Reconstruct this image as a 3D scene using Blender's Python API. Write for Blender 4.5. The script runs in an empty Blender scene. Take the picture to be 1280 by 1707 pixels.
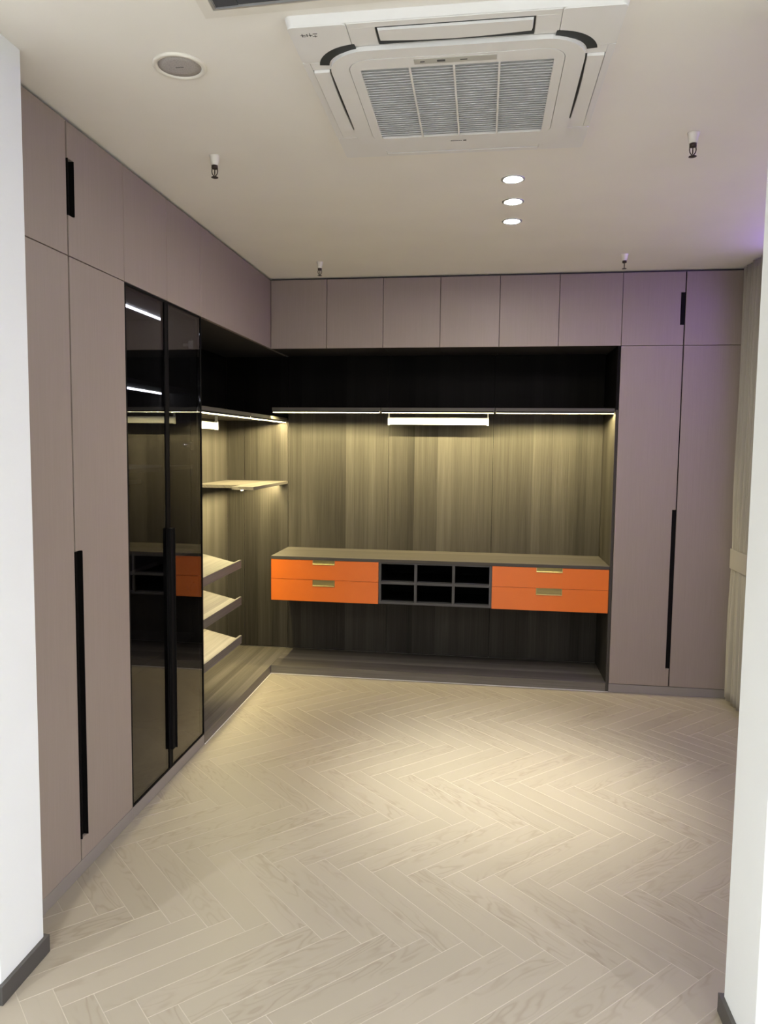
import bpy, bmesh, math, random
from mathutils import Vector, Matrix
random.seed(7)
S = bpy.context.scene
COL = S.collection
PI = math.pi

# ------------------------------------------------------------------ camera
cam_data = bpy.data.cameras.new('camera')
cam = bpy.data.objects.new('camera', cam_data)
COL.objects.link(cam)
YAW, PITCH, ROLL = 0.148028, -0.0836278, -0.0101741
CAM = (1.45570629, -5.15800408, 1.6227555)
def rot3(a, b, c):
    Rz = Matrix.Rotation(a, 3, 'Z'); Rx = Matrix.Rotation(b, 3, 'X'); Ry = Matrix.Rotation(c, 3, 'Y')
    return Rz @ Rx @ Ry
Mw = rot3(YAW, PITCH, ROLL)
right, fwd, up = Mw.col[0], Mw.col[1], Mw.col[2]
mm = Matrix((right, up, -fwd)).transposed().to_4x4()
mm.translation = Vector(CAM)
cam.matrix_world = mm
cam_data.sensor_fit = 'VERTICAL'
cam_data.sensor_height = 36.0
cam_data.lens = 36.0 * 1271.74 / 1707
cam_data.shift_x = 26.56 / 1707
cam_data.shift_y = -4.28 / 1707
cam_data.clip_start = 0.05
S.camera = cam

# ------------------------------------------------------------------ world, lights, exposure
w = bpy.data.worlds.new('world'); S.world = w; w.use_nodes = True
w.node_tree.nodes['Background'].inputs[0].default_value = (0.7, 0.72, 0.8, 1)
w.node_tree.nodes['Background'].inputs[1].default_value = 0.02
S.view_settings.view_transform = 'Standard'
S.view_settings.look = 'None'
S.view_settings.exposure = 0.30
S.view_settings.gamma = 1.0
S.view_settings.use_curve_mapping = False

E_INNER = 185      # three downlights of the dressing room
E_OUTER = 41      # downlights of the room in front, added wall washers included
LED_N = 2350        # niche strips
LED_G = 25         # strips in the glass cabinet
LED_P = 105         # violet strip

def spot(name, loc, energy, color, size_deg, blend, radius, aim=None, parent=None):
    d = bpy.data.lights.new(name, 'SPOT'); d.energy = energy; d.color = color
    d.spot_size = math.radians(size_deg); d.spot_blend = blend; d.shadow_soft_size = radius
    o = bpy.data.objects.new(name, d); COL.objects.link(o); o.location = loc
    if aim is not None:
        o.rotation_euler = (Vector(aim) - Vector(loc)).to_track_quat('-Z', 'Y').to_euler()
    return o

# ------------------------------------------------------------------ materials
def new_mat(name):
    m = bpy.data.materials.new(name); m.use_nodes = True
    nt = m.node_tree; b = nt.nodes['Principled BSDF']
    return m, nt, b
class N:
    def __init__(s, nt): s.nt = nt
    def n(s, t, **kw):
        o = s.nt.nodes.new(t)
        for k, v in kw.items(): setattr(o, k, v)
        return o
    def l(s, a, b): s.nt.links.new(a, b)
    def math(s, op, a, b=None, c=None):
        o = s.n('ShaderNodeMath', operation=op)
        for i, v in enumerate((a, b, c)):
            if v is None: continue
            if hasattr(v, 'is_output'): s.l(v, o.inputs[i])
            else: o.inputs[i].default_value = v
        return o.outputs[0]
    def mix(s, f, a, b, mode='MIX'):
        o = s.n('ShaderNodeMix', data_type='RGBA', blend_type=mode)
        for i, v in ((0, f), (6, a), (7, b)):
            if hasattr(v, 'is_output'): s.l(v, o.inputs[i])
            elif i == 0: o.inputs[i].default_value = v
            else: o.inputs[i].default_value = (*v, 1)
        return o.outputs[2]
    def comb(s, x, y, z):
        o = s.n('ShaderNodeCombineXYZ')
        for i, v in enumerate((x, y, z)):
            if hasattr(v, 'is_output'): s.l(v, o.inputs[i])
            else: o.inputs[i].default_value = v
        return o.outputs[0]
    def noise(s, vec, scale, detail=3, rough=.5, dist=0):
        o = s.n('ShaderNodeTexNoise'); o.inputs['Scale'].default_value = scale
        o.inputs['Detail'].default_value = detail; o.inputs['Roughness'].default_value = rough
        o.inputs['Distortion'].default_value = dist
        s.l(vec, o.inputs['Vector']); return o.outputs['Fac']
    def ramp(s, f, stops):
        o = s.n('ShaderNodeValToRGB'); cr = o.color_ramp
        while len(cr.elements) < len(stops): cr.elements.new(.5)
        for e, (p, c) in zip(cr.elements, stops):
            e.position = p; e.color = (*c, 1) if len(c) == 3 else c
        s.l(f, o.inputs[0]); return o.outputs[0]
    def bump(s, h, strength, dist=.001, to=None):
        o = s.n('ShaderNodeBump'); o.inputs['Strength'].default_value = strength
        o.inputs['Distance'].default_value = dist; s.l(h, o.inputs['Height'])
        if to: s.l(o.outputs[0], to.inputs['Normal'])
        return o.outputs[0]

def plain(name, col, rough=.5, metal=0., spec=.5, bump=0, bscale=300):
    m, nt, b = new_mat(name)
    b.inputs['Roughness'].default_value = rough
    b.inputs['Metallic'].default_value = metal
    b.inputs['Specular IOR Level'].default_value = spec
    k = N(nt); g = k.n('ShaderNodeNewGeometry')
    f = k.noise(g.outputs['Position'], 6 if not bump else 3, 2)
    c = k.mix(f, tuple(x * .96 for x in col), tuple(min(1, x * 1.04) for x in col))
    k.l(c, b.inputs['Base Color'])
    if bump:
        k.bump(k.noise(g.outputs['Position'], bscale, 2), bump, .001, b)
    return m
def emit(name, col, strength):
    m = bpy.data.materials.new(name); m.use_nodes = True; nt = m.node_tree
    for n in list(nt.nodes): nt.nodes.remove(n)
    e = nt.nodes.new('ShaderNodeEmission'); o = nt.nodes.new('ShaderNodeOutputMaterial')
    e.inputs[0].default_value = (*col, 1); e.inputs[1].default_value = strength
    nt.links.new(e.outputs[0], o.inputs[0]); return m

def mat_laminate():
    """mauve-taupe cabinet laminate with fine vertical grain"""
    m, nt, b = new_mat('taupe laminate'); k = N(nt)
    g = k.n('ShaderNodeNewGeometry'); s = k.n('ShaderNodeSeparateXYZ'); k.l(g.outputs['Position'], s.inputs[0])
    a = k.math('ADD', s.outputs[0], s.outputs[1])
    oi = k.n('ShaderNodeObjectInfo')
    v = k.comb(k.math('MULTIPLY', a, 170), k.math('MULTIPLY', s.outputs[2], 4), k.math('MULTIPLY', oi.outputs['Random'], 40))
    f = k.noise(v, 1, 4, .6, .3)
    v2 = k.comb(k.math('MULTIPLY', a, 12), k.math('MULTIPLY', s.outputs[2], .6), oi.outputs['Random'])
    f2 = k.noise(v2, 1, 2)
    c = k.mix(f, (.265, .212, .182), (.325, .266, .230))
    c2 = k.mix(k.math('MULTIPLY', f2, .35), c, (.265, .224, .192))
    k.l(c2, b.inputs['Base Color'])
    b.inputs['Roughness'].default_value = .48
    b.inputs['Specular IOR Level'].default_value = .22
    k.bump(f, .12, .0006, b)
    return m
def mat_wood(name, mode, dark=1.0, spec=.2):
    """olive-grey striped veneer print; mode 'v' vertical boards, 'x' grain along x, 'y' grain along y"""
    m, nt, b = new_mat(name); k = N(nt)
    g = k.n('ShaderNodeNewGeometry'); s = k.n('ShaderNodeSeparateXYZ'); k.l(g.outputs['Position'], s.inputs[0])
    X, Y, Z = s.outputs
    if mode == 'v': a = k.math('ADD', k.math('ADD', X, Y), -.48 - .10); l = Z
    elif mode == 'x': a = k.math('ADD', Y, Z); l = X
    else: a = k.math('ADD', X, Z); l = Y
    P = .171 if mode == 'v' else .12
    q = k.math('DIVIDE', a, P)
    cell = k.math('FLOOR', q)
    fr = k.math('SUBTRACT', q, cell)
    wn = k.n('ShaderNodeTexWhiteNoise', noise_dimensions='1D'); k.l(cell, wn.inputs['W'])
    wide = wn.outputs['Value']
    q2 = k.math('FLOOR', k.math('DIVIDE', a, P * .47))
    wn2 = k.n('ShaderNodeTexWhiteNoise', noise_dimensions='1D'); k.l(k.math('ADD', q2, 31.7), wn2.inputs['W'])
    fine = k.noise(k.comb(k.math('MULTIPLY', a, 210), k.math('MULTIPLY', l, 2.2), 0), 1, 4, .65, .4)
    mid = k.noise(k.comb(k.math('MULTIPLY', a, 38), k.math('MULTIPLY', l, 1.0), 4), 1, 3, .6, .2)
    t = k.math('MULTIPLY_ADD', wide, .24, .06)
    t = k.math('MULTIPLY_ADD', wn2.outputs['Value'], .16, t)
    t = k.math('MULTIPLY_ADD', fine, .42, t)
    t = k.math('MULTIPLY_ADD', mid, .38, t)
    t = k.math('MULTIPLY_ADD', fr, -.10, t)
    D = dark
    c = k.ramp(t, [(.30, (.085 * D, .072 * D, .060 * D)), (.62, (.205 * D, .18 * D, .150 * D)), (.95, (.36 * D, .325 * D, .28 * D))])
    k.l(c, b.inputs['Base Color'])
    b.inputs['Roughness'].default_value = .5
    b.inputs['Specular IOR Level'].default_value = spec
    k.bump(fine, .1, .0005, b)
    return m
def mat_plank(stuff=False):
    m, nt, b = new_mat('limed oak floor board'); k = N(nt)
    uv = k.n('ShaderNodeUVMap'); s = k.n('ShaderNodeSeparateXYZ'); k.l(uv.outputs[0], s.inputs[0])
    oi = k.n('ShaderNodeObjectInfo')
    r = oi.outputs['Random']
    U = k.math('MULTIPLY_ADD', r, 37., s.outputs[0]); V = k.math('MULTIPLY_ADD', r, 11., s.outputs[1])
    # cathedral rings: distance-like field distorted by noise, stretched along the board
    n1 = k.noise(k.comb(k.math('MULTIPLY', U, 2.6), k.math('MULTIPLY', V, 11), 0), 1, 2, .5, 0)
    rings = k.math('SINE', k.math('MULTIPLY', n1, 75.))
    rings = k.math('MULTIPLY_ADD', rings, .5, .5)
    rings = k.math('POWER', rings, 3.0)
    where = k.noise(k.comb(k.math('MULTIPLY', U, 1.3), k.math('MULTIPLY', V, 9), 3), 1, 1)
    where = k.ramp(where, [(.45, (0, 0, 0)), (.62, (1, 1, 1))])
    pores = k.noise(k.comb(k.math('MULTIPLY', U, 9), k.math('MULTIPLY', V, 320), 7), 1, 3, .7)
    base = k.mix(k.math('MULTIPLY_ADD', r, .5, .25), (.255, .225, .178), (.295, .259, .209))
    big = k.noise(k.comb(U, k.math('MULTIPLY', V, 3), 9), 1.5, 2)
    base = k.mix(k.math('MULTIPLY', big, .35), base, (.315, .27, .215))
    c = k.mix(k.math('MULTIPLY', k.math('MULTIPLY', rings, where), .5), base, (.185, .148, .113))
    c = k.mix(k.math('MULTIPLY', pores, .16), c, (.215, .178, .140))
    k.l(c, b.inputs['Base Color'])
    b.inputs['Roughness'].default_value = .40
    b.inputs['Specular IOR Level'].default_value = .45
    k.bump(k.math('ADD', k.math('MULTIPLY', rings, where), pores), .10, .0006, b)
    return m
def mat_glass():
    """dark grey tinted glass: mirror reflection that grows towards grazing angles over a tinted see-through"""
    m = bpy.data.materials.new('smoked glass'); m.use_nodes = True; nt = m.node_tree
    for n in list(nt.nodes): nt.nodes.remove(n)
    k = N(nt); out = k.n('ShaderNodeOutputMaterial')
    lw = k.n('ShaderNodeLayerWeight'); lw.inputs[0].default_value = .5
    f = k.math('POWER', lw.outputs['Facing'], 4.4)
    f = k.math('MULTIPLY_ADD', f, .93, .058)
    tr = k.n('ShaderNodeBsdfTransparent'); tr.inputs[0].default_value = (.42, .42, .45, 1)
    gl = k.n('ShaderNodeBsdfGlossy'); gl.inputs['Roughness'].default_value = .015
    gl.inputs['Color'].default_value = (.95, .93, .92, 1)
    mx = k.n('ShaderNodeMixShader'); k.l(f, mx.inputs[0]); k.l(tr.outputs[0], mx.inputs[1]); k.l(gl.outputs[0], mx.inputs[2])
    k.l(mx.outputs[0], out.inputs[0]); return m
def mat_fabric(name, col):
    m, nt, b = new_mat(name); k = N(nt)
    g = k.n('ShaderNodeNewGeometry')
    w = k.noise(g.outputs['Position'], 900, 2)
    k.l(k.mix(w, tuple(c * .88 for c in col), col), b.inputs['Base Color'])
    b.inputs['Roughness'].default_value = .9
    b.inputs['Sheen Weight'].default_value = .2
    k.bump(w, .2, .0005, b); return m
def mat_grille(name, col):
    m, nt, b = new_mat(name); k = N(nt)
    g = k.n('ShaderNodeNewGeometry')
    v = k.n('ShaderNodeTexVoronoi'); v.inputs['Scale'].default_value = 420; k.l(g.outputs['Position'], v.inputs['Vector'])
    k.l(k.ramp(v.outputs['Distance'], [(.2, tuple(c * .6 for c in col)), (.5, col)]), b.inputs['Base Color'])
    b.inputs['Roughness'].default_value = .6; return m

M = dict(
    ceiling=plain('ceiling paint', (.87, .845, .79), .9, bump=.05),
    wallpaint=plain('white wall paint', (.80, .82, .83), .85, bump=.08),
    innerwall=plain('inner wall paint', (.70, .68, .64), .9),
    joint=plain('pale board edge', (.36, .315, .255), .6),
    laminate=mat_laminate(),
    plinth=plain('taupe plinth laminate', (.25, .22, .20), .45),
    carcass=plain('dark cabinet carcass', (.045, .038, .034), .6),
    wood_v=mat_wood('striped veneer upright', 'v', .21, .10),
    wood_top=mat_wood('near-black veneer upright', 'v', .03, .03),  # same striped veneer, far darker, for the panels above the shelves
    wood_x=mat_wood('striped veneer lengthwise', 'x', .62),
    wood_y=mat_wood('striped veneer crosswise', 'y', .62),
    worktop=mat_wood('striped worktop veneer', 'x', .34, .15),
    shelf_x=mat_wood('dark veneer shelf lengthwise', 'x', .25),
    shelf_y=mat_wood('dark veneer shelf crosswise', 'y', .30),
    wood_edge=plain('grey brown edge band', (.13, .115, .098), .45),
    cubby=plain('grey cubby frame', (.075, .072, .070), .5, spec=.2),
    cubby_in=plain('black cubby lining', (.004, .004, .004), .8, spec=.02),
    orange=plain('orange lacquer', (.68, .148, .013), .32),
    brass=plain('brushed brass', (.66, .54, .24), .3, 1.),
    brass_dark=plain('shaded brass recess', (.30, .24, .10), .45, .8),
    black=plain('black anodised metal', (.006, .0055, .0055), .6, spec=.06),
    glass=mat_glass(),
    chrome=plain('chrome', (.7, .7, .7), .15, 1.),
    rail=plain('pale champagne metal', (.86, .85, .76), .35, .25),
    skirting=plain('dark grey skirting', (.062, .057, .054), .5),
    ac=plain('off white plastic', (.80, .79, .775), .42),
    ac_dark=plain('dark air slot', (.02, .025, .026), .6),
    ac_mesh=plain('blue grey filter', (.46, .475, .49), .7),
    ac_slat=plain('pale grille slat', (.80, .80, .80), .45),
    ac_label=plain('grey display strip', (.50, .49, .45), .35),
    ink=plain('grey printed mark', (.08, .08, .08), .6),
    speaker=mat_grille('grey speaker mesh', (.44, .41, .395)),
    trimwhite=plain('white plastic trim', (.78, .75, .68), .45),
    vent=plain('slate grey vent', (.055, .062, .075), .5),
    frameal=plain('pale aluminium', (.6, .62, .65), .35, .7),
    curtain=mat_fabric('beige curtain cloth', (.33, .30, .255)),
    bulb=plain('clear amber bulb', (.75, .62, .55), .15),
    bronze=plain('dark bronze', (.05, .035, .03), .4, .6),
    led_n=emit('warm light strip', (1., .87, .45), LED_N),
    led_lip=emit('soft front of light strip', (1., .90, .62), 4.),
    led_n2=emit('warm under-shelf strip', (1., .90, .55), 600),
    led_g=emit('cool light strip', (.90, .95, 1.), LED_G),
    led_p=emit('violet light strip', (.32, .16, 1.), LED_P),
    lens=emit('lit lamp lens', (1., .98, .86), 700),
    plank=mat_plank(),
)

# ------------------------------------------------------------------ mesh helpers
def link(name, bm, mat, parent=None, smooth=False):
    me = bpy.data.meshes.new(name); bm.to_mesh(me); bm.free()
    for mt in (mat if isinstance(mat, (list, tuple)) else [mat]): me.materials.append(mt)
    if smooth:
        for p in me.polygons: p.use_smooth = True
    o = bpy.data.objects.new(name, me); COL.objects.link(o)
    if parent is not None:
        set_parent(o, parent)
    return o
WORLDPOS = {}
def set_parent(o, parent):
    """meshes are authored in world space; keep them there under a moved Empty or under a part"""
    o.parent = parent
    org = WORLDPOS.get(parent.name, Vector((0, 0, 0)))
    o.location = o.location - org
    WORLDPOS[o.name] = Vector((0, 0, 0))
def box(bm, x0, x1, y0, y1, z0, z1, mi=0, bev=0):
    vs = [bm.verts.new((x, y, z)) for x in (x0, x1) for y in (y0, y1) for z in (z0, z1)]
    fs = []
    for q in ((0, 1, 3, 2), (4, 6, 7, 5), (0, 4, 5, 1), (2, 3, 7, 6), (0, 2, 6, 4), (1, 5, 7, 3)):
        f = bm.faces.new([vs[i] for i in q]); f.material_index = mi; fs.append(f)
    bmesh.ops.recalc_face_normals(bm, faces=fs)
    if bev:
        es = list({e for f in fs for e in f.edges})
        bmesh.ops.bevel(bm, geom=es, offset=bev, segments=1, affect='EDGES')
    return fs
def B(name, mat, parent, *boxes, bev=0):
    bm = bmesh.new()
    for b in boxes: box(bm, *b, bev=bev)
    return link(name, bm, mat, parent)
def thing(name, label, cat, loc=(0, 0, 0), group=None):
    o = bpy.data.objects.new(name, None); COL.objects.link(o); o.location = loc
    o.empty_display_size = .1
    WORLDPOS[o.name] = Vector(loc)
    o['label'] = label; o['category'] = cat
    if group: o['group'] = group
    return o
def tag(o, label, cat, group=None):
    o['label'] = label; o['category'] = cat
    if group: o['group'] = group
    return o
def struct(name, mat, *boxes, parent=None, bev=0):
    o = B(name, mat, parent, *boxes, bev=bev)
    if parent is None: o['kind'] = 'structure'
    return o
def lathe(bm, prof, cx, cy, n=32, mi=0):
    """profile of (radius, z) spun about a vertical axis"""
    rings = []
    for r, z in prof:
        if r < 1e-6: rings.append([bm.verts.new((cx, cy, z))])
        else: rings.append([bm.verts.new((cx + r * math.cos(2 * PI * i / n), cy + r * math.sin(2 * PI * i / n), z)) for i in range(n)])
    fs = []
    for a, b in zip(rings, rings[1:]):
        for i in range(n):
            j = (i + 1) % n
            if len(a) == 1 and len(b) == 1: continue
            if len(a) == 1: q = [a[0], b[i], b[j]]
            elif len(b) == 1: q = [a[i], b[0], a[j]]
            else: q = [a[i], b[i], b[j], a[j]]
            f = bm.faces.new(q); f.material_index = mi; fs.append(f)
    bmesh.ops.recalc_face_normals(bm, faces=fs)
def tube(bm, pts, r, n=8):
    pts = [Vector(p) for p in pts]; rings = []
    for i, p in enumerate(pts):
        t = (pts[min(i + 1, len(pts) - 1)] - pts[max(i - 1, 0)]).normalized()
        a = t.orthogonal().normalized(); b = t.cross(a)
        if rings and False: pass
        ref = Vector((0, 1, 0)) if abs(t.y) < .9 else Vector((1, 0, 0))
        a = (ref - t * ref.dot(t)).normalized(); b = t.cross(a)
        rings.append([bm.verts.new(p + r * (a * math.cos(2 * PI * k / n) + b * math.sin(2 * PI * k / n))) for k in range(n)])
    fs = []
    for A, Bb in zip(rings, rings[1:]):
        for k in range(n):
            fs.append(bm.faces.new([A[k], A[(k + 1) % n], Bb[(k + 1) % n], Bb[k]]))
    fs.append(bm.faces.new(rings[0])); fs.append(bm.faces.new(rings[-1]))
    bmesh.ops.recalc_face_normals(bm, faces=fs)
def prism(bm, outline, z0, z1, z0_scale=None):
    """closed outline of (x, y) extruded from z0 to z1; z0_scale shrinks the lower outline towards its centre"""
    cx = sum(p[0] for p in outline) / len(outline); cy = sum(p[1] for p in outline) / len(outline)
    s = z0_scale or 1
    lo = [bm.verts.new((cx + (x - cx) * s, cy + (y - cy) * s, z0)) for x, y in outline]
    hi = [bm.verts.new((x, y, z1)) for x, y in outline]
    n = len(outline); fs = [bm.faces.new(lo), bm.faces.new(hi)]
    for i in range(n): fs.append(bm.faces.new([lo[i], lo[(i + 1) % n], hi[(i + 1) % n], hi[i]]))
    bmesh.ops.recalc_face_normals(bm, faces=fs)
def rrect(x0, x1, y0, y1, r, n=8):
    o = []
    for cx, cy, a in ((x1 - r, y1 - r, 0), (x0 + r, y1 - r, 90), (x0 + r, y0 + r, 180), (x1 - r, y0 + r, 270)):
        for i in range(n + 1):
            t = math.radians(a + 90 * i / n); o.append((cx + r * math.cos(t), cy + r * math.sin(t)))
    return o
def ring(bm, outer, inner, z0, z1):
    n = len(outer); V = bm.verts.new
    o0 = [V((*p, z0)) for p in outer]; o1 = [V((*p, z1)) for p in outer]
    i0 = [V((*p, z0)) for p in inner]; i1 = [V((*p, z1)) for p in inner]
    fs = []
    for k in range(n):
        j = (k + 1) % n
        fs += [bm.faces.new([o0[k], o0[j], i0[j], i0[k]]), bm.faces.new([o1[k], i1[k], i1[j], o1[j]]),
               bm.faces.new([o0[k], o1[k], o1[j], o0[j]]), bm.faces.new([i0[k], i0[j], i1[j], i1[k]])]
    bmesh.ops.recalc_face_normals(bm, faces=fs)

H = 2.75
# ------------------------------------------------------------------ room shell
fl = struct('floor', M['joint'], (-2.6, 4.6, -7.6, .6, -.10, -.0006))
# herringbone boards (45 degrees), length and width measured on the photograph
PL, PW = .591, .0926
R2 = math.sqrt(2)
X0, Y0 = .027, -3.238
def plank_mesh():
    bm = bmesh.new(); g = .00045
    box(bm, g, PL - g, g, PW - g, -.012, 0)
    top = [e for e in bm.edges if all(abs(v.co.z) < 1e-6 for v in e.verts)]
    r = bmesh.ops.bevel(bm, geom=top, offset=.0009, segments=1, affect='EDGES')
    for f in bm.faces:
        f.material_index = 0 if f.normal.z > .95 else 1
    uvl = bm.loops.layers.uv.new('uv')
    for f in bm.faces:
        for lo in f.loops: lo[uvl].uv = (lo.vert.co.x, lo.vert.co.y)
    return bm
pm_bm = plank_mesh()
pm = bpy.data.meshes.new('plank'); pm_bm.to_mesh(pm); pm_bm.free()
pm.materials.append(M['plank']); pm.materials.append(M['joint'])
boards = []
for row in range(-12, 12):
    for k in range(-90, 90):
        yb = row * PL * R2
        for kind in (0, 1):
            u, v = (k * PW, -k * PW) if kind == 0 else (k * PW + PL, -k * PW)
            x = (u - v) / R2 + X0 + (0 if row % 1 == 0 else 0); y = (u + v) / R2 + Y0 + yb
            # odd / even rows share the same x phase up to a multiple of PW*sqrt2; keep lattice exact
            ang = PI / 4 if kind == 0 else 3 * PI / 4
            # kind 0: local x along (1,1), local y along (-1,1), corner (u,v)
            if kind == 0:
                px, py = x, y; cx = px + (PL - PW) / 2 / R2 + 0; cy = py + (PL + PW) / 2 / R2
            else:
                # vertical board u in [u,u+PW], v in [v,v+PL]; local x along v axis, local y along -u axis
                px = (u + PW - v) / R2 + X0; py = (u + PW + v) / R2 + Y0 + yb
                cx = px - (PL + PW) / 2 / R2; cy = py + (PL - PW) / 2 / R2
            if -1.6 < cx < 4.5 and -7.1 < cy < .55:
                boards.append((px, py, ang, cx, cy))
near = [b for b in boards if -.14 < b[3] < 3.22 and -3.78 < b[4] < .14 and not (b[4] < -3.3 and (b[3] < .0 or b[3] > 2.6))]
far = [b for b in boards if b not in near]
near = near[:300]
for px, py, ang, cx, cy in near:
    o = bpy.data.objects.new('plank', pm); COL.objects.link(o)
    o.parent = fl; o.location = (px, py, random.uniform(-.0003, .0)); o.rotation_euler = (0, 0, ang)
bm = bmesh.new(); uvl = None
src = plank_mesh(); me_t = bpy.data.meshes.new('t')
src.to_mesh(me_t); src.free()
for i, (px, py, ang, cx, cy) in enumerate(far):
    n0 = len(bm.verts)
    bm.from_mesh(me_t)
    bm.verts.ensure_lookup_table()
    mt = Matrix.Translation((px, py, 0)) @ Matrix.Rotation(ang, 4, 'Z')
    for v in bm.verts[n0:]: v.co = mt @ v.co
st = link('plank', bm, [M['plank'], M['joint']], fl); st['kind'] = 'stuff'
bpy.data.meshes.remove(me_t)

# ceiling: flat slab that stops at a curtain slot along the right wall
ce = struct('ceiling', M['ceiling'], (-2.6, 3.045, -7.6, .6, H, H + .12), (3.045, 4.6, -7.6, -2.9, H, H + .12),
            (3.045, 3.3, -2.9, .6, H + .20, H + .25))
struct('wall_back', M['innerwall'], (-.6, 3.4, .50, .6, 0, 2.95))
struct('wall_left', M['innerwall'], (-.6, -.5, -3.03, .5, 0, 2.75))
struct('wall_right', M['innerwall'], (3.2, 3.3, -2.96, .5, 0, 2.95))
struct('wall_entry_left', M['wallpaint'], (-1.3, .110, -3.25, -3.03, 0, H), bev=.002)
struct('wall_entry_right', M['wallpaint'], (2.176, 4.2, -3.20, -2.96, 0, H), bev=.002)
struct('wall_front', M['wallpaint'], (-1.4, 4.3, -6.9, -6.8, 0, H))
struct('wall_outer_left', M['wallpaint'], (-1.4, -1.3, -6.8, -3.03, 0, H))
struct('wall_outer_right', M['wallpaint'], (4.2, 4.3, -6.8, -2.96, 0, H))
BH = .058
struct('baseboard_left', M['skirting'], (.110, .123, -3.262, -3.017, 0, BH), (-1.3, .110, -3.262, -3.25, 0, BH), (.0, .110, -3.03, -3.017, 0, BH), bev=.001)
struct('baseboard_right', M['skirting'], (2.163, 2.176, -3.212, -2.947, 0, BH), (2.176, 4.2, -3.212, -3.20, 0, BH), (2.176, 3.2, -2.96, -2.947, 0, BH), bev=.001)
struct('baseboard_window', M['skirting'], (3.188, 3.2, -2.947, -.02, 0, BH))
# pale sealant bead where the cabinet plinths meet the floor
struct('trim_1', M['trimwhite'], (.0, 2.318, -.004, .0, 0, .003), (.0, .004, -1.317, -.004, 0, .003))
# dark shadow gap fillers above the cabinets
struct('trim_2', M['carcass'], (.0, 3.06, .03, .48, 2.738, H), (-.48, -.03, -3.03, .48, 2.738, H))

# ------------------------------------------------------------------ cabinets
ZB, ZT = 2.277, 2.738
G = .0016
def notched_door(name, mat, parent, axis, a0, a1, z0, z1, notch=None):
    """door panel; axis 'y' = front plane y=0 spanning x, axis 'x' = front plane x=0 spanning y.
    notch=(side, na, nz0, nz1): cut of width na at the low/high side between nz0 and nz1"""
    a0 += G; a1 -= G; z0 += G; z1 -= G
    if notch:
        side, na, n0, n1 = notch
        if side == 'lo': pts = [(a0, z0), (a1, z0), (a1, z1), (a0, z1), (a0, n1), (a0 + na, n1), (a0 + na, n0), (a0, n0)]
        else: pts = [(a0, z0), (a1, z0), (a1, n0), (a1 - na, n0), (a1 - na, n1), (a1, n1), (a1, z1), (a0, z1)]
    else: pts = [(a0, z0), (a1, z0), (a1, z1), (a0, z1)]
    bm = bmesh.new()
    def V(a, z, d): return bm.verts.new((a, d, z)) if axis == 'y' else bm.verts.new((-d, a, z))
    fr = [V(a, z, 0) for a, z in pts]; bk = [V(a, z, .018) for a, z in pts]
    fs = [bm.faces.new(fr), bm.faces.new(bk)]
    n = len(pts)
    for i in range(n): fs.append(bm.faces.new([fr[i], fr[(i + 1) % n], bk[(i + 1) % n], bk[i]]))
    bmesh.ops.recalc_face_normals(bm, faces=fs)
    bmesh.ops.bevel(bm, geom=[e for e in bm.edges if all((abs(v.co.y) if axis == 'y' else abs(v.co.x)) < 1e-6 for v in e.verts)],
                    offset=.0012, segments=1, affect='EDGES')
    return link(name, bm, mat, parent)
def body(parent, axis, a0, a1, z0, z1, depth=.48, name='carcass'):
    if axis == 'y': bx = (a0 + .001, a1 - .001, .0195, depth, z0, z1)
    else: bx = (-depth, -.0195, a0 + .001, a1 - .001, z0, z1)
    return B(name, M['carcass'], parent, bx)

# upper cabinets of the back wall
xs = [0, .390, .775, 1.157, 1.545, 1.925, 2.319, 2.702, 3.058]
ords = ['first upper cabinet from the inner corner on the back wall, plain taupe door',
        'second plain upper cabinet from the inner corner, back wall',
        'third plain upper cabinet from the inner corner, above the hanging rail\'s left end',
        'fourth plain upper cabinet from the corner, above the middle of the hanging rail',
        'fifth plain upper cabinet from the corner, above the right end of the hanging rail',
        'sixth plain upper cabinet, the last one above the dark open niche']
for i in range(6):
    t = thing('upper_cabinet', ords[i], 'cabinet', (xs[i], 0, ZB), 'plain upper cabinets on the back wall')
    body(t, 'y', xs[i], xs[i + 1], ZB + .004, ZT)
    notched_door('door', M['laminate'], t, 'y', xs[i], xs[i + 1], ZB, ZT)
t = thing('upper_cabinet', 'two-door upper cabinet in violet light by the curtain, slim dark handle between doors', 'cabinet', (xs[6], 0, ZB))
body(t, 'y', xs[6], xs[8], ZB + .001, ZT)
notched_door('door', M['laminate'], t, 'y', xs[6], xs[7] - .002, ZB, ZT, ('hi', .024, 2.405, 2.609))
notched_door('door', M['laminate'], t, 'y', xs[7] + .002, xs[8], ZB, ZT)
B('handle', M['black'], t, (xs[7] - .026, xs[7] - .004, .006, .0185, 2.407, 2.607))
B('gap_profile', M['black'], t, (xs[7] - .0036, xs[7] + .0036, .008, .019, ZB + .003, ZT - .003))
# tall right wardrobe
t = thing('wardrobe', 'tall two-door taupe wardrobe at the right, between orange drawers and curtain', 'wardrobe', (xs[6], 0, 0))
body(t, 'y', xs[6] + .001, xs[8], .057, ZB)
notched_door('door', M['laminate'], t, 'y', xs[6], xs[7] - .002, .057, ZB, ('hi', .022, .178, 1.227))
notched_door('door', M['laminate'], t, 'y', xs[7] + .002, xs[8], .057, ZB)
B('handle', M['black'], t, (xs[7] - .024, xs[7] - .004, .006, .0185, .180, 1.225))
B('gap_profile', M['black'], t, (xs[7] - .0036, xs[7] + .0036, .008, .019, .060, ZB - .003))
B('plinth', M['plinth'], t, (xs[6], xs[8], .002, .30, 0, .055), bev=.001)

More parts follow.
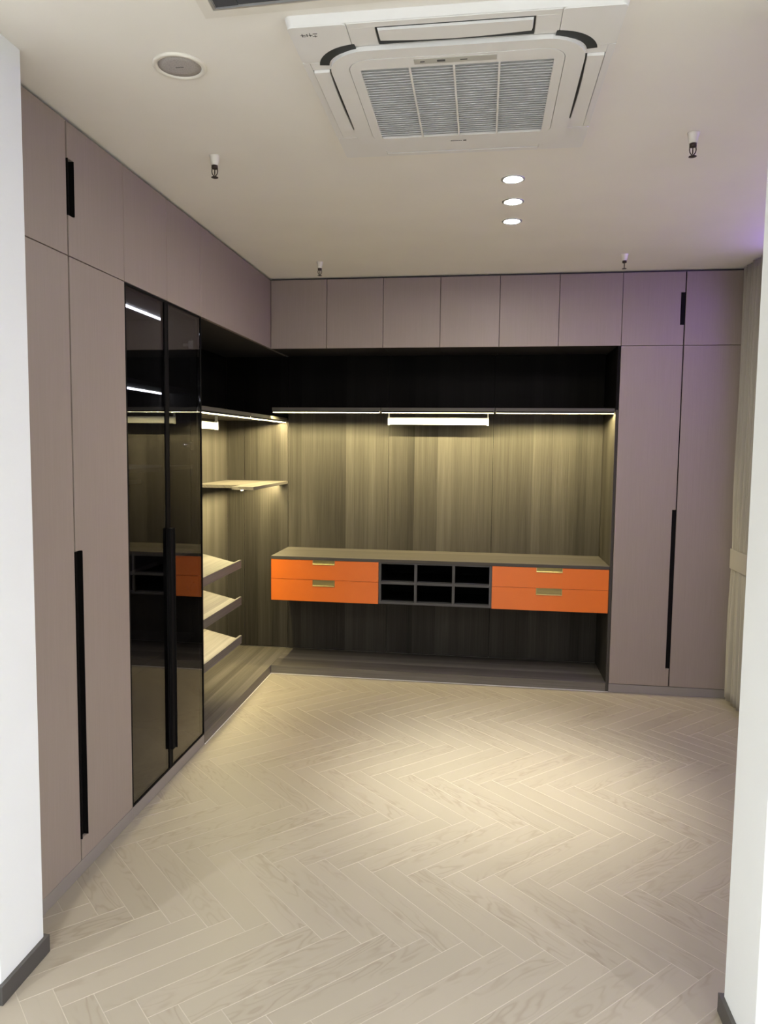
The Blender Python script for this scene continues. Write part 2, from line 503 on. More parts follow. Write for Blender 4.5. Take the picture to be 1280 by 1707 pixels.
# left run
yl = [-3.028, -2.598, -2.173, -1.747, -1.317, 0]
t = thing('upper_cabinet', 'two-door upper cabinet at the far left, black notch handle between its doors', 'cabinet', (0, yl[0], ZB))
body(t, 'x', yl[0], yl[2], ZB + .001, ZT)
notched_door('door', M['laminate'], t, 'x', yl[0], yl[1] - .003, ZB, ZT)
notched_door('door', M['laminate'], t, 'x', yl[1] + .003, yl[2], ZB, ZT, ('lo', .040, 2.418, 2.612))
def channel_handle(parent, y0, y1, z0, z1):
    bm = bmesh.new()
    box(bm, -.0185, -.014, y0, y1, z0, z1)            # back of the channel
    box(bm, -.014, .004, y1 - .0025, y1, z0, z1)      # far lip standing a little proud of the door
    box(bm, -.014, .004, y0, y0 + .003, z0, z1)
    return link('handle', bm, M['black'], parent)
channel_handle(t, yl[1] + .0, yl[1] + .042, 2.420, 2.610)
B('gap_profile', M['black'], t, (-.019, -.006, yl[1] - .0045, yl[1] + .0045, ZB + .003, ZT - .003))
lab = ['plain upper cabinet directly above the left half of the black glass cabinet',
       'plain upper cabinet directly above the right half of the black glass cabinet']
for i in (2, 3):
    t = thing('upper_cabinet', lab[i - 2], 'cabinet', (0, yl[i], ZB), 'plain upper cabinets on the left wall')
    body(t, 'x', yl[i], yl[i + 1], ZB + .001, ZT)
    notched_door('door', M['laminate'], t, 'x', yl[i], yl[i + 1], ZB, ZT)
t = thing('upper_cabinet', 'long upper cabinet with one wide panel running into the inner corner', 'cabinet', (0, yl[4], ZB))
B('carcass', M['carcass'], t, (-.48, -.0195, yl[4] + .001, .478, ZB + .001, ZT))
notched_door('door', M['laminate'], t, 'x', yl[4], 0, ZB, ZT)
B('bottom_edge', M['plinth'], t, (-.018, -.001, .0, .42, ZB, ZB + .012))
# left tall wardrobe
t = thing('wardrobe', 'tall two-door taupe wardrobe at the far left with a long black channel handle', 'wardrobe', (0, yl[0], 0))
body(t, 'x', yl[0], yl[2], .057, ZB)
notched_door('door', M['laminate'], t, 'x', yl[0], yl[1] - .003, .057, ZB)
notched_door('door', M['laminate'], t, 'x', yl[1] + .003, yl[2], .057, ZB, ('lo', .044, .138, 1.227))
channel_handle(t, yl[1] + .0, yl[1] + .046, .140, 1.225)
B('gap_profile', M['black'], t, (-.019, -.006, yl[1] - .0045, yl[1] + .0045, .06, ZB - .003))
B('plinth', M['plinth'], t, (-.30, -.002, yl[0], yl[2] - .0005, 0, .055), bev=.001)

# glass cabinet
t = thing('glass_cabinet', 'black framed display cabinet with two smoked glass doors in the left run', 'cabinet', (0, yl[2], 0))
ga, gb = yl[2], yl[4]
B('plinth', M['plinth'], t, (-.30, -.002, ga + .0005, gb, 0, .055), bev=.001)
B('back_panel', M['wood_v'], t, (-.48, -.462, ga + .019, gb - .019, .075, 2.258))
B('side_panel', M['wood_v'], t, (-.48, -.022, ga + .001, ga + .018, .057, ZB - .001))
B('side_panel', M['wood_v'], t, (-.48, -.022, gb - .018, gb - .001, .057, ZB - .001))
B('top_panel', M['wood_y'], t, (-.48, -.022, ga + .019, gb - .019, 2.259, ZB - .001))
B('bottom_panel', M['wood_y'], t, (-.461, -.022, ga + .019, gb - .019, .057, .074))
for z in (1.882, 1.492, 1.05, .60):
    s_ = B('shelf', M['wood_y'], t, (-.461, -.045, ga + .019, gb - .019, z, z + .018), bev=.0008)
for z in (2.259, 1.882):
    B('light_strip', M['led_g'], t, (-.197, -.183, ga + .03, gb - .03, z - .007, z))
B('pull_out_rail', M['frameal'], t, (-.22, -.20, ga + .03, gb - .30, 1.425, 1.445))
for i, (a, b) in enumerate(((ga, yl[3]), (yl[3], gb))):
    d = link('door', bmesh.new(), M['black'], t)
    bm = bmesh.new(); a_, b_ = a + G, b - G; fw = .007
    z0, z1 = .058, ZB - .002
    wl = .022 if i == 0 else fw          # wide stile where the two doors meet
    lo_w, hi_w = (fw, .030) if i == 0 else (fw, fw)
    box(bm, -.020, 0, a_, a_ + lo_w, z0, z1); box(bm, -.020, 0, b_ - hi_w, b_, z0, z1)
    box(bm, -.020, 0, a_ + lo_w, b_ - hi_w, z0, z0 + fw); box(bm, -.020, 0, a_ + lo_w, b_ - hi_w, z1 - fw, z1)
    bm.to_mesh(d.data); bm.free()
    B('glass_pane', M['glass'], d, (-.010, -.004, a_ + lo_w + .0004, b_ - hi_w - .0004, z0 + fw + .0004, z1 - fw - .0004))
B('handle', M['black'], t, (.0005, .016, yl[3] - .026, yl[3] + .004, .155, 1.225), (.0005, .024, yl[3] + .004, yl[3] + .009, .155, 1.225), bev=.001)
for z in (2.13, 1.61, .86):
    bm = bmesh.new()
    box(bm, -.055, -.026, gb - .045, gb - .0185, z - .022, z + .022, bev=.003)
    box(bm, -.085, -.055, gb - .040, gb - .0185, z - .009, z + .009, bev=.002)
    for zz in (-.03, .03): box(bm, -.05, -.04, gb - .022, gb - .0185, z + zz - .004, z + zz + .004, bev=.002)
    link('hinge', bm, M['chrome'], t)

def led(parent, axis, a0, a1, d0, zt, flush=False, mat_=None):
    mat_ = mat_ or M['led_n']
    """slim light bar under a shelf edge: slanted diffuser facing down and back, narrow lit lip in front,
    cover plate over the rest of the front, shield rib behind. d = depth behind the front edge."""
    def mk(name, prof, mat, ends=0):
        bm = bmesh.new()
        A = []; Bv = []
        for d, z in prof:
            A.append(bm.verts.new((a0, d, z) if axis == 'x' else (-d, a0, z)))
            Bv.append(bm.verts.new((a1, d, z) if axis == 'x' else (-d, a1, z)))
        fs = [bm.faces.new(A), bm.faces.new(Bv)]
        fs[0].material_index = fs[1].material_index = ends
        n = len(prof)
        for i in range(n): fs.append(bm.faces.new([A[i], A[(i + 1) % n], Bv[(i + 1) % n], Bv[i]]))
        if ends: fs[-2].material_index = fs[-1].material_index = 1     # top and back of the housing glow softly only
        bmesh.ops.recalc_face_normals(bm, faces=fs)
        return link(name, bm, mat, parent)
    h = .0125 if not flush else .006
    mk('light_strip', [(d0 + .0024, zt - h), (d0 + .0028, zt - h), (d0 + .0045, zt - h + .0034), (d0 + .0024, zt - h + .0034)], [mat_, M['led_lip']], ends=1)
    mk('strip_lip', [(d0 + .0012, zt - .0005), (d0 + .0012, zt - h), (d0 + .0022, zt - h), (d0 + .0022, zt - .0005)], M['led_lip'])
    mk('strip_cover', [(d0, zt), (d0, zt - h + (.0030 if not flush else -.001)), (d0 + .001, zt - h + (.0030 if not flush else -.001)), (d0 + .001, zt)], M['black'])
    mk('strip_shield', [(d0 + .020, zt), (d0 + .020, zt - h - .002), (d0 + .0215, zt - h - .002), (d0 + .0215, zt)], M['black'])

# ------------------------------------------------------------------ open wardrobe of the back wall
D = .48
t = thing('open_wardrobe', 'open striped-wood wardrobe niche with lit shelf behind the orange drawer unit', 'wardrobe', (0, 0, 0))
px_ = [0.0, .765, 1.531, 2.299]
for i in range(3):
    B('back_panel', M['wood_v'], t, (px_[i] + .0015, px_[i + 1] - .0015, D - .004, D + .014, .062, 1.868))
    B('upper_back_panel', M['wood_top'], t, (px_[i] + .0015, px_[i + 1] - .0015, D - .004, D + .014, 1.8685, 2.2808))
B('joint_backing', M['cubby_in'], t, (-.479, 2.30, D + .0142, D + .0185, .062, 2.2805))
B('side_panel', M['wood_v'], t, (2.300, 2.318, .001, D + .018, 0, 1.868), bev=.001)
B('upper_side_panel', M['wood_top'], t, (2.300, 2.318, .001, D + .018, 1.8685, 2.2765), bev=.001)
for i in range(3):
    a, b = px_[i] + (.004 if i == 0 else .0015), px_[i + 1] - (.003 if i < 2 else .001)
    s_ = B('shelf', M['shelf_x'], t, (a, b, .012, D - .005, 1.857, 1.879), bev=.0006)
    led(s_, 'x', a + .006, b - .006, .014, 1.8568)
B('base_platform', M['wood_x'], t, (.0005, 2.2995, .001, D - .005, .0, .060), bev=.001)

# ------------------------------------------------------------------ open wardrobe of the left wall
t = thing('open_wardrobe', 'open striped-wood corner wardrobe with slanted shoe shelves beside the glass cabinet', 'wardrobe', (0, gb, 0))
for a, b in ((-.4799, -.3465), (-.3435, -.0015)):
    B('back_panel', M['wood_v'], t, (a, b, D - .004, D + .014, .062, 1.811))
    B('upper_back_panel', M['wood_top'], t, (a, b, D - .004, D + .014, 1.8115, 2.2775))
for a, b in ((gb + .001, -.66), (-.657, -.09), (-.087, D - .0042)):
    B('wall_panel', M['wood_v'], t, (-.498, -.480, a, b, .062, 1.811))
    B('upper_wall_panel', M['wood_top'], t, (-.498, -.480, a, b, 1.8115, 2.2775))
B('base_platform', M['wood_y'], t, (-.479, -.0005, gb + .001, D - .005, 0, .060), bev=.001)
for i, (a, b) in enumerate(((gb + .002, -.445), (-.442, D - .006))):
    s_ = B('shelf', M['shelf_y'], t, (-.478, -.004, a, b, 1.800, 1.822), bev=.0006)
    led(s_, 'y', a + .006, b - (.03 if i else .006), .008, 1.7998)
bm = bmesh.new()
prism(bm, [(-.478, D - .006), (-.478, -.22), (-.149, -.22), (-.149, -.404), (-.002, -.404), (-.002, D - .006)], 1.328, 1.348)
s_ = link('corner_shelf', bm, M['wood_y'], t)
led(s_, 'y', -.398, D - .02, .070, 1.3278, flush=True)
# three slanted shoe shelves with raised front lip
for zl in (.888, .658, .415):
    a, b = gb + .002, -.66
    bm = bmesh.new(); sl = .235
    fs = []
    def sv(x, dz, y): return bm.verts.new((x, y, zl + (-.02 - x) * sl + dz))
    P8 = [sv(x, dz, y) for x in (-.479, -.016) for y in (a, b) for dz in (-.018, 0)]
    for q in ((0, 1, 3, 2), (4, 6, 7, 5), (0, 4, 5, 1), (2, 3, 7, 6), (0, 2, 6, 4), (1, 5, 7, 3)):
        fs.append(bm.faces.new([P8[i] for i in q]))
    bmesh.ops.recalc_face_normals(bm, faces=fs)
    s_ = link('shoe_shelf', bm, M['wood_y'], t)
    bm = bmesh.new(); box(bm, -.0155, -.002, a, b, zl - .027, zl + .024, bev=.0008)
    link('front_lip', bm, M['wood_y'], s_)
    if zl > .5: led(s_, 'y', a + .01, b - .01, .0165, zl - .0195, True, M['led_n2'])
    bm = bmesh.new()      # steel edge under the board
    box(bm, -.47, -.02, b - .012, b - .006, zl - .004, zl - .0005) if False else None
    bm.free()

# hanging rails
def rail(parent_name, label, axis, a0, a1, dpt, z0, z1, ztop):
    t = thing(parent_name, label, 'rail', ((a0, dpt, ztop) if axis == 'x' else (dpt, a0, ztop)))
    def bx(p0, p1, q0, q1, r0, r1): return (p0, p1, q0, q1, r0, r1) if axis == 'x' else (q0, q1, p0, p1, r0, r1)
    bm = bmesh.new(); box(bm, *bx(a0 + .010, a1 - .010, dpt - .008, dpt + .008, z0 + .004, z1 - .002), bev=.003)
    link('rail', bm, M['rail'], t)
    for s in (a0, a1 - .012):
        bm = bmesh.new()
        box(bm, *bx(s, s + .012, dpt - .012, dpt + .012, z0, z1 + .004), bev=.002)
        box(bm, *bx(s + .002, s + .010, dpt - .008, dpt + .008, z1 + .004, ztop - .0002))
        link('bracket', bm, M['rail'], t)
    return t
rail('hanging_rail', 'pale metal hanging rail under the lit shelf above the cubbies', 'x', .788, 1.492, .24, 1.768, 1.824, 1.857)
rail('hanging_rail', 'short visible end of pale hanging rail beside the glass cabinet, above the shoe shelves', 'y', -1.20, -.425, -.24, 1.712, 1.764, 1.800)

# ------------------------------------------------------------------ floating vanity
VT = .845
o = B('worktop', M['worktop'], None, (.0005, 2.2985, -.006, D - .005, VT - .022, VT), bev=.001)
tag(o, 'long striped wood worktop lying over the orange drawers and cubbies', 'worktop')
def drawer_unit(x0, x1, label, hx0, hx1):
    t = thing('drawer_cabinet', label, 'cabinet', (x0, 0, .53))
    B('carcass', M['wood_edge'], t, (x0, x1, .0145, D - .005, .536, VT - .0225))
    for z0, z1, hz in ((.684, .838 - .016, .790), (.531, .6825, .638)):
        # face with a notch cut for the pull
        pts = [(x0 + .001, z0), (x1 - .001, z0), (x1 - .001, z1), (hx1, z1), (hx1, hz), (hx0, hz), (hx0, z1), (x0 + .001, z1)]
        bm = bmesh.new()
        fr = [bm.verts.new((a, -.004, z)) for a, z in pts]; bk = [bm.verts.new((a, .014, z)) for a, z in pts]
        fs = [bm.faces.new(fr), bm.faces.new(bk)]
        for i in range(8): fs.append(bm.faces.new([fr[i], fr[(i + 1) % 8], bk[(i + 1) % 8], bk[i]]))
        bmesh.ops.recalc_face_normals(bm, faces=fs)
        bmesh.ops.bevel(bm, geom=[e for e in bm.edges if all(abs(v.co.y + .004) < 1e-6 for v in e.verts)], offset=.0018, segments=2, affect='EDGES')
        d = link('drawer', bm, M['orange'], t)
        bm = bmesh.new()
        box(bm, hx0 + .001, hx1 - .001, -.010, .006, hz + .0005, hz + .008, bev=.0012)     # projecting finger lip
        box(bm, hx0 + .001, hx0 + .003, -.004, .006, hz + .0085, z1); box(bm, hx1 - .003, hx1 - .001, -.004, .006, hz + .0085, z1)
        hd = link('handle', bm, M['brass'], d)
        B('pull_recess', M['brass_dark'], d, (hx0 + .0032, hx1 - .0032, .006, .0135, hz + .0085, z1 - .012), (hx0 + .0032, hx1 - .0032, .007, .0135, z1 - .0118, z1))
    return t
drawer_unit(.001, .764, 'floating two-drawer orange cabinet at the left end, nearest the inner corner', .299, .457)
drawer_unit(1.536, 2.2975, 'floating two-drawer orange cabinet at the right end, against the tall wardrobe', 1.828, 1.999)
t = thing('cubby_shelf', 'dark grey six-hole cubby unit between the two orange drawer cabinets', 'shelf', (.766, 0, .53))
zc0, zc1, zc2 = .536, .676, VT - .0225
cx_ = [.7655, 1.020, 1.278, 1.5345]
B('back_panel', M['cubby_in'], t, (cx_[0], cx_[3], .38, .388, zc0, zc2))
B('base', M['cubby'], t, (cx_[0], cx_[3], .0, .38, zc0 - .002, zc0 + .014))
B('top', M['cubby'], t, (cx_[0], cx_[3], .0, .38, zc2 - .010, zc2))
for i, x in enumerate(cx_):
    xa = x if i == 0 else (x - .016 if i == 3 else x - .009)
    B('divider', M['cubby'], t, (xa, xa + (.016 if i in (0, 3) else .018), .0005, .38, zc0 + .0142, zc2 - .0102))
for i in range(3):
    a = cx_[i] + (.0165 if i == 0 else .0095); b = cx_[i + 1] - (.0165 if i == 2 else .0095)
    B('shelf', M['cubby'], t, (a, b, .001, .38, zc1 - .004, zc1 + .014))
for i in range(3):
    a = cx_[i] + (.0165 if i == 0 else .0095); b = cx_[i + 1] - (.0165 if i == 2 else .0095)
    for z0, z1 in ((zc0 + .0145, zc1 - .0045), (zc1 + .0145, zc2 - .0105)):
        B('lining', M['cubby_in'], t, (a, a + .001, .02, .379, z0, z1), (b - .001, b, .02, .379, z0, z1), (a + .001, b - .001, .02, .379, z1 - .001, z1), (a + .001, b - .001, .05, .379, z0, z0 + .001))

# ------------------------------------------------------------------ curtain
t = thing('curtain', 'beige pleated curtain tied with a band, hanging beside the tall right wardrobe', 'curtain', (3.08, -.4, 0))
bm = bmesh.new(); NS, NZ = 150, 40
rows = []
for j in range(NZ + 1):
    z = .03 + (2.74 - .03) * j / NZ
    d = abs(z - .95); pinch = math.exp(-(d / .30) ** 2)
    low = max(0, (.95 - z) / .95)
    row = []
    for i in range(NS + 1):
        s = i / NS
        y = -.022 - s * (.40 - .08 * pinch + .05 * low)
        ph = s * 7 * 2 * PI
        amp = .029 * (1 - .55 * pinch)
        x = 3.052 + amp * math.sin(ph) + .004 * math.sin(ph * .37 + z * 3) + .004 * low * math.sin(ph * .5)
        row.append(bm.verts.new((x, y, z)))
    rows.append(row)
for a, b in zip(rows, rows[1:]):
    for i in range(NS): bm.faces.new([a[i], a[i + 1], b[i + 1], b[i]])
c_ = link('drape', bm, M['curtain'], t, smooth=True)
sm = c_.modifiers.new('thick', 'SOLIDIFY'); sm.thickness = .002
bm = bmesh.new(); ring(bm, rrect(3.033, 3.078, -.35, -.016, .02), rrect(3.036, 3.075, -.346, -.020, .017), .865, .99)
link('tieback', bm, M['curtain'], t)

# violet strip tucked beside the curtain slot
o = B('light_strip', M['led_p'], None, (3.125, 3.14, -2.2, -.6, 2.715, 2.725))
bm = bmesh.new(); box(bm, 3.140, 3.1995, -2.2, -.6, 2.705, 2.735)
tt = thing('cove_light', 'violet light strip above the curtain at the top of the right wall', 'light', (3.14, -1.8, 2.72))
set_parent(o, tt); link('mount', bm, M['frameal'], tt)

# ------------------------------------------------------------------ ceiling fittings
def sprinkler(x, y, label, rz):
    t = thing('sprinkler', label, 'sprinkler', (x, y, H), 'pendent fire sprinklers')
    bm = bmesh.new(); lathe(bm, [(.0, H - .00042), (.021, H - .00042), (.020, H - .00510), (.016, H - .02380), (.014, H - .03740), (0, H - .03740)], x, y, 24)
    link('cup', bm, M['trimwhite'], t, True)
    bm = bmesh.new(); lathe(bm, [(0, H - .03757), (.0125, H - .03757), (.0125, H - .04930), (.009, H - .05100), (0, H - .05100)], x, y, 16)
    link('body', bm, M['bronze'], t, True)
    ca, sa = math.cos(rz), math.sin(rz)
    for s in (-1, 1):
        bm = bmesh.new()
        pts = [(.0105, -.0595), (.0115, -.070), (.0100, -.080), (.0055, -.088), (.002, -.092)]
        tube(bm, [(x + s * r * ca, y + s * r * sa, H + z * .85) for r, z in pts], .0019, 8)
        link('frame_arm', bm, M['bronze'], t, True)
    bm = bmesh.new(); lathe(bm, [(0, H - .05117), (.0016, H - .05185), (.0022, H - .06375), (.0016, H - .07565), (0, H - .07607)], x, y, 12)
    link('bulb', bm, M['bronze'], t, True)
    bm = bmesh.new(); lathe(bm, [(0, H - .07863), (.005, H - .07863), (.0135, H - .08203), (.0140, H - .08330), (.004, H - .08160), (0, H - .08160)], x, y, 16)
    link('deflector', bm, M['bronze'], t, True)
sprinkler(.389, -2.183, 'ceiling sprinkler nearest the round speaker, at the left', .1)
sprinkler(2.176, -2.185, 'ceiling sprinkler at the right, beside the air conditioner', .1)
sprinkler(.433, -.428, 'small far ceiling sprinkler near the inner left corner', .1)
sprinkler(2.249, -.428, 'small far ceiling sprinkler above the right upper cabinets', 1.5)

def downlight(x, y, label, energy, size, blend, group, col=(1., .98, .80)):
    t = thing('downlight', label, 'light', (x, y, H), group)
    bm = bmesh.new()
    lathe(bm, [(.050, H - .0002), (.050, H - .003), (.046, H - .005), (.040, H - .004), (.036, H - .0015), (.036, H - .0002)], x, y, 32)
    link('trim_ring', bm, M['frameal'], t, True)
    bm = bmesh.new(); lathe(bm, [(0, H - .0018), (.0355, H - .0018), (.0355, H - .0003), (0, H - .0003)], x, y, 32)
    link('lens', bm, M['lens'], t)
    l = spot('lamp', (x, y, H - .012), energy, col, size, blend, .03)
    l.parent = t; l.location = (0, 0, -.012)
downlight(1.556, -1.779, 'lit recessed downlight nearest the air conditioner', E_INNER, 46, 1., 'lit downlights in a row')
downlight(1.568, -1.478, 'lit recessed downlight in the middle of the row of three', E_INNER, 46, 1., 'lit downlights in a row')
downlight(1.574, -1.167, 'lit recessed downlight farthest from the air conditioner', E_INNER, 46, 1., 'lit downlights in a row')
OUT = (.90, .95, 1.)
downlight(.36, -4.60, 'downlight in the front room at the left', E_OUTER, 150, .6, None, OUT)
downlight(2.70, -4.60, 'downlight in the front room at the right', E_OUTER, 150, .6, None, OUT)
for x_, y_, l_ in ((-.85, -5.2, 'added fill downlight washing the left wall of the front room'), (3.75, -5.2, 'added fill downlight washing the right wall of the front room'),
                  (.4, -6.4, 'added fill downlight washing the rear wall of the front room, left'), (2.5, -6.4, 'added fill downlight washing the rear wall of the front room, right')):
    downlight(x_, y_, l_, E_OUTER * 3.5, 150, .6, None, OUT)  # unseen wall washers, added to brighten the ceiling and cabinet doors

# round speaker
sx, sy = .533, -2.884
t = thing('ceiling_speaker', 'round white ceiling speaker with grey mesh at the upper left', 'speaker', (sx, sy, H))
bm = bmesh.new(); lathe(bm, [(.079, H - .0002), (.079, H - .005), (.075, H - .008), (.066, H - .007), (.064, H - .004), (.064, H - .0002)], sx, sy, 48)
link('rim', bm, M['trimwhite'], t, True)
bm = bmesh.new(); lathe(bm, [(0, H - .0055), (.04, H - .005), (.0635, H - .0035), (.0635, H - .0005), (0, H - .0005)], sx, sy, 48)
link('grille', bm, M['speaker'], t, True)
bm = bmesh.new()
for k in range(5): box(bm, sx - .012 + k * .005, sx - .0085 + k * .005, sy - .0015, sy + .0015, H - .0062, H - .0056)
link('maker_mark', bm, M['ink'], t)

# slatted vent at the very top of the photograph
t = thing('ceiling_vent', 'dark slate ceiling panel vent with pale frame at the top edge', 'vent', (1.3, -3.5, H))
bm = bmesh.new(); ring(bm, [(2.0, -3.17), (.705, -3.125), (.74, -3.90), (2.0, -3.90)], [(1.96, -3.205), (.738, -3.159), (.775, -3.86), (1.96, -3.86)], H - .006, H - .0002)
link('frame', bm, M['trimwhite'], t)
bm = bmesh.new(); ring(bm, [(1.96, -3.205), (.738, -3.159), (.775, -3.86), (1.96, -3.86)], [(1.955, -3.211), (.746, -3.166), (.780, -3.855), (1.955, -3.855)], H - .0065, H - .001)
link('inner_bead', bm, M['frameal'], t)
for i in range(6):
    bm = bmesh.new()
    a = .80 + .192 * i
    ya = -3.168 - .0376 * (a - .738)
    if i == 0: prism(bm, [(.749, -3.169), (.780, -3.853), (.822, -3.853), (.810, -3.172)], H - .004, H - .0005)
    prism(bm, [(a + .012, ya - .004), (a + .012, -3.853), (a + .200, -3.853), (a + .200, ya - .012)], H - .004, H - .0005)
    link('slat', bm, M['vent'], t)

# cassette air conditioner
ax0, ax1, ay0, ay1 = .908, 1.798, -3.10, -2.165
ZC = 2.722            # lower face of the frame
t = thing('air_conditioner', 'square white ceiling cassette air conditioner with slatted intake grille', 'air conditioner', ((ax0 + ax1) / 2, (ay0 + ay1) / 2, H))
bm = bmesh.new(); prism(bm, rrect(ax0, ax1, ay0, ay1, .022), ZC + .004, H - .0002, .985)
link('housing', bm, M['ac'], t)
cw, ch = .166, .195     # corner plates
for (a, b, c, d) in ((ax0 + .007, ax0 + cw, ay0 + .007, ay0 + ch), (ax1 - cw, ax1 - .007, ay0 + .007, ay0 + ch),
                     (ax0 + .007, ax0 + cw, ay1 - ch, ay1 - .007), (ax1 - cw, ax1 - .007, ay1 - ch, ay1 - .007)):
    bm = bmesh.new(); prism(bm, rrect(a, b, c, d, .012, 4), ZC, ZC + .0038, .99)
    link('corner_cover', bm, M['ac'], t)
def side_plate(a, b, c, d):
    bm = bmesh.new(); box(bm, a, b, c, d, ZC, ZC + .0038, bev=.0006); link('side_cover', bm, M['ac'], t)
side_plate(ax0 + cw + .0015, ax1 - cw - .0015, ay0 + .007, ay0 + .030)
side_plate(ax0 + cw + .0015, ax1 - cw - .0015, ay1 - .030, ay1 - .007)
side_plate(ax0 + cw + .0015, 1.148, ay0 + .0302, ay0 + .115); side_plate(1.567, ax1 - cw - .0015, ay0 + .0302, ay0 + .115)
side_plate(ax0 + .007, ax0 + .028, ay0 + ch + .0015, ay1 - ch - .0015); side_plate(ax1 - .028, ax1 - .007, ay0 + ch + .0015, ay1 - ch - .0015)
# dark outlets below the flaps
bm = bmesh.new()
box(bm, 1.149, 1.566, ay0 + .032, ay0 + .120, ZC + .0012, ZC + .0039)
box(bm, ax0 + .029, ax0 + .105, ay0 + ch + .002, ay1 - ch - .002, ZC + .0012, ZC + .0039)
box(bm, ax1 - .105, ax1 - .029, ay0 + ch + .002, ay1 - ch - .002, ZC + .0012, ZC + .0039)
link('air_outlet', bm, M['ac_dark'], t)
def flap(pts):
    bm = bmesh.new(); prism(bm, pts, ZC - .006, ZC + .001, .985); link('louvre_flap', bm, M['ac'], t)
n = 12
flap([(1.154 + .407 * i / n, ay0 + .036) for i in range(n + 1)] + [(1.561 - .407 * i / n, ay0 + .088 + .012 * math.sin(PI * i / n)) for i in range(n + 1)])
ys0, ys1 = ay0 + ch + .045, ay1 - ch - .075
flap([(ax0 + .031, ys0 + (ys1 - ys0) * i / n) for i in range(n + 1)] + [(ax0 + .078 - .004 * math.sin(PI * i / n) , ys1 - (ys1 - ys0) * i / n) for i in range(n + 1)])
flap([(ax1 - .031, ys0 + (ys1 - ys0) * i / n) for i in range(n + 1)] + [(ax1 - .078 + .004 * math.sin(PI * i / n), ys1 - (ys1 - ys0) * i / n) for i in range(n + 1)])
# fill either end of the side outlets
for xa, xb in ((ax0 + .0285, ax0 + .112), (ax1 - .112, ax1 - .0285)):
    side_plate(xa, xb, ay0 + ch + .0015, ys0 - .002); side_plate(xa, xb, ys1 + .002, ay1 - ch - .0015)
# curved dark slots in the near corners
for sgn, xc in ((-1, 1.09), (1, 1.616)):
    bm = bmesh.new(); yc = -2.875; o_, i_ = [], []
    for i in range(13):
        th = math.radians(270 + sgn * (4 + 78 * i / 12))
        wv = .024 * math.sin(PI * min(1, .25 + i / 14)) 
        o_.append((xc + .128 * math.cos(th), yc + .118 * math.sin(th))); i_.append((xc + .100 * math.cos(th), yc + .088 * math.sin(th)))
    lo = [bm.verts.new((*p, ZC - .0012)) for p in o_]; li = [bm.verts.new((*p, ZC - .0012)) for p in i_]
    ho = [bm.verts.new((*p, ZC + .001)) for p in o_]; hi = [bm.verts.new((*p, ZC + .001)) for p in i_]
    fs = []
    for i in range(12):
        fs += [bm.faces.new([lo[i], lo[i + 1], li[i + 1], li[i]]), bm.faces.new([lo[i], ho[i], ho[i + 1], lo[i + 1]]),
               bm.faces.new([hi[i], li[i], li[i + 1], hi[i + 1]]), bm.faces.new([ho[i], hi[i], hi[i + 1], ho[i + 1]])]
    fs += [bm.faces.new([lo[0], li[0], hi[0], ho[0]]), bm.faces.new([lo[-1], li[-1], hi[-1], ho[-1]])]
    bmesh.ops.recalc_face_normals(bm, faces=fs)
    link('corner_slot', bm, M['ac_dark'], t)
# raised central ring and intake frame
ox0, ox1, oy0, oy1 = .992, 1.714, -2.972, -2.245
ix0, ix1, iy0, iy1 = 1.046, 1.660, -2.925, -2.335
bm = bmesh.new(); ring(bm, rrect(ox0, ox1, oy0, oy1, .115, 10), rrect(ix0, ix1, iy0, iy1, .06, 10), ZC - .010, ZC + .003)
link('centre_ring', bm, M['ac'], t)
bm = bmesh.new(); gx0, gx1, gy0, gy1 = 1.078, 1.630, -2.868, -2.366
ring(bm, rrect(ix0 + .0018, ix1 - .0018, iy0 + .0018, iy1 - .0018, .058, 10), rrect(gx0, gx1, gy0, gy1, .006, 10), ZC - .011, ZC + .002)
link('intake_frame', bm, M['ac'], t)
B('filter', M['ac_mesh'], t, (gx0 - .002, gx1 + .002, gy0 - .002, gy1 + .002, ZC + .0021, ZC + .0038))
ns = 31
bm = bmesh.new()
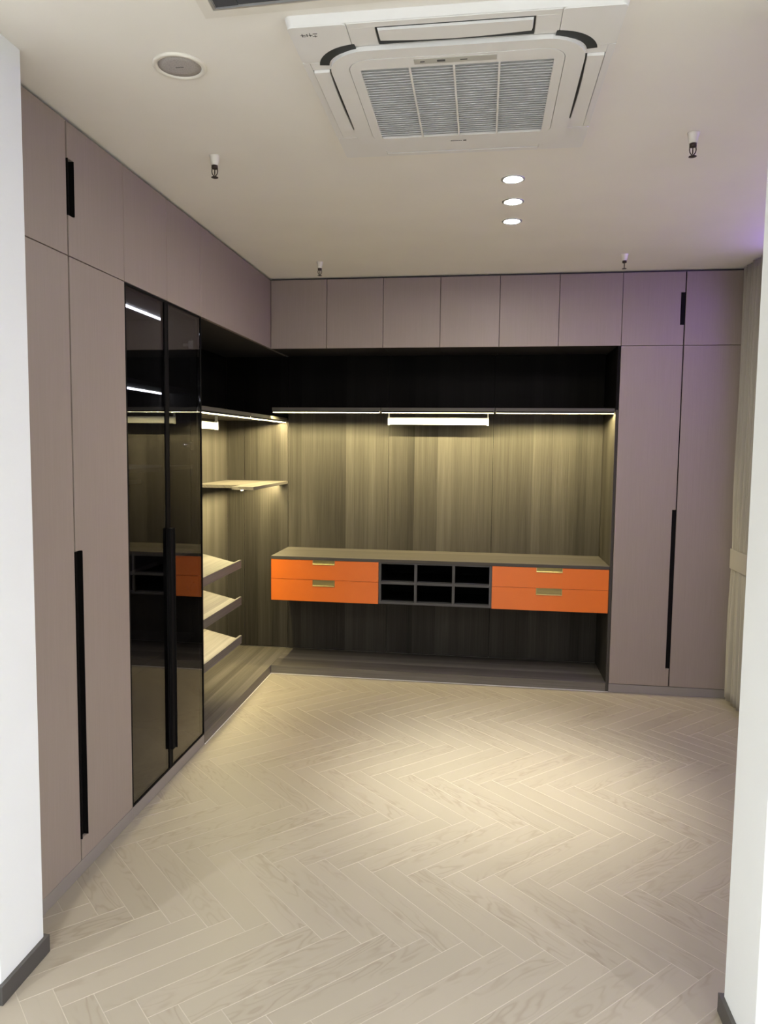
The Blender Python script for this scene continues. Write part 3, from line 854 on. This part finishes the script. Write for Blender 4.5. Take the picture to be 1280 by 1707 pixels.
for i in range(ns):
    y = gy0 + (gy1 - gy0) * (i + .5) / ns
    vs = [bm.verts.new(p) for p in ((gx0, y - .0035, ZC - .010), (gx1, y - .0035, ZC - .010), (gx1, y + .0045, ZC - .004), (gx0, y + .0045, ZC - .004),
                                    (gx0, y - .0035, ZC - .0085), (gx1, y - .0035, ZC - .0085), (gx1, y + .0045, ZC - .0025), (gx0, y + .0045, ZC - .0025))]
    fs = [bm.faces.new([vs[j] for j in q]) for q in ((0, 1, 2, 3), (4, 7, 6, 5), (0, 4, 5, 1), (3, 2, 6, 7), (0, 3, 7, 4), (1, 5, 6, 2))]
    bmesh.ops.recalc_face_normals(bm, faces=fs)
sl_ = link('grille_slats', bm, M['ac_slat'], t); sl_['kind'] = 'stuff'
for x in (1.222, 1.349, 1.478):
    B('grille_rib', M['ac'], t, (x - .003, x + .003, gy0, gy1, ZC - .0125, ZC - .009))
B('display_strip', M['ac_label'], t, (1.238, 1.470, -2.912, -2.884, ZC - .0122, ZC - .0110))
B('display_mark', M['ink'], t, (1.303, 1.326, -2.903, -2.893, ZC - .0128, ZC - .0122), (1.368, 1.388, -2.900, -2.895, ZC - .0128, ZC - .0122), (1.255, 1.268, -2.900, -2.895, ZC - .0128, ZC - .0122))
# illegible maker's marks: small strokes like the photograph's
bm = bmesh.new(); random.seed(3)
for k in range(7): box(bm, 1.318 + k * .0058, 1.3222 + k * .0058, -2.3215, -2.3175, ZC - .0117, ZC - .0108)
box(bm, 1.362, 1.373, -2.3235, -2.316, ZC - .0117, ZC - .0108)
link('maker_mark', bm, M['ink'], t)
bm = bmesh.new()
for k, (dx, dy, lx, ly) in enumerate(((0, 0, .014, .002), (.004, -.006, .002, .014), (.016, -.004, .003, .012), (.022, .002, .010, .002), (.025, -.007, .002, .015),
                                      (.034, -.004, .012, .0022), (.038, .004, .002, .010), (.002, .007, .012, .002), (.032, .008, .012, .002))):
    box(bm, .945 + dx, .945 + dx + lx, -3.055 + dy, -3.055 + dy + ly, ZC - .0006, ZC + .0002)
link('corner_mark', bm, M['ink'], t)
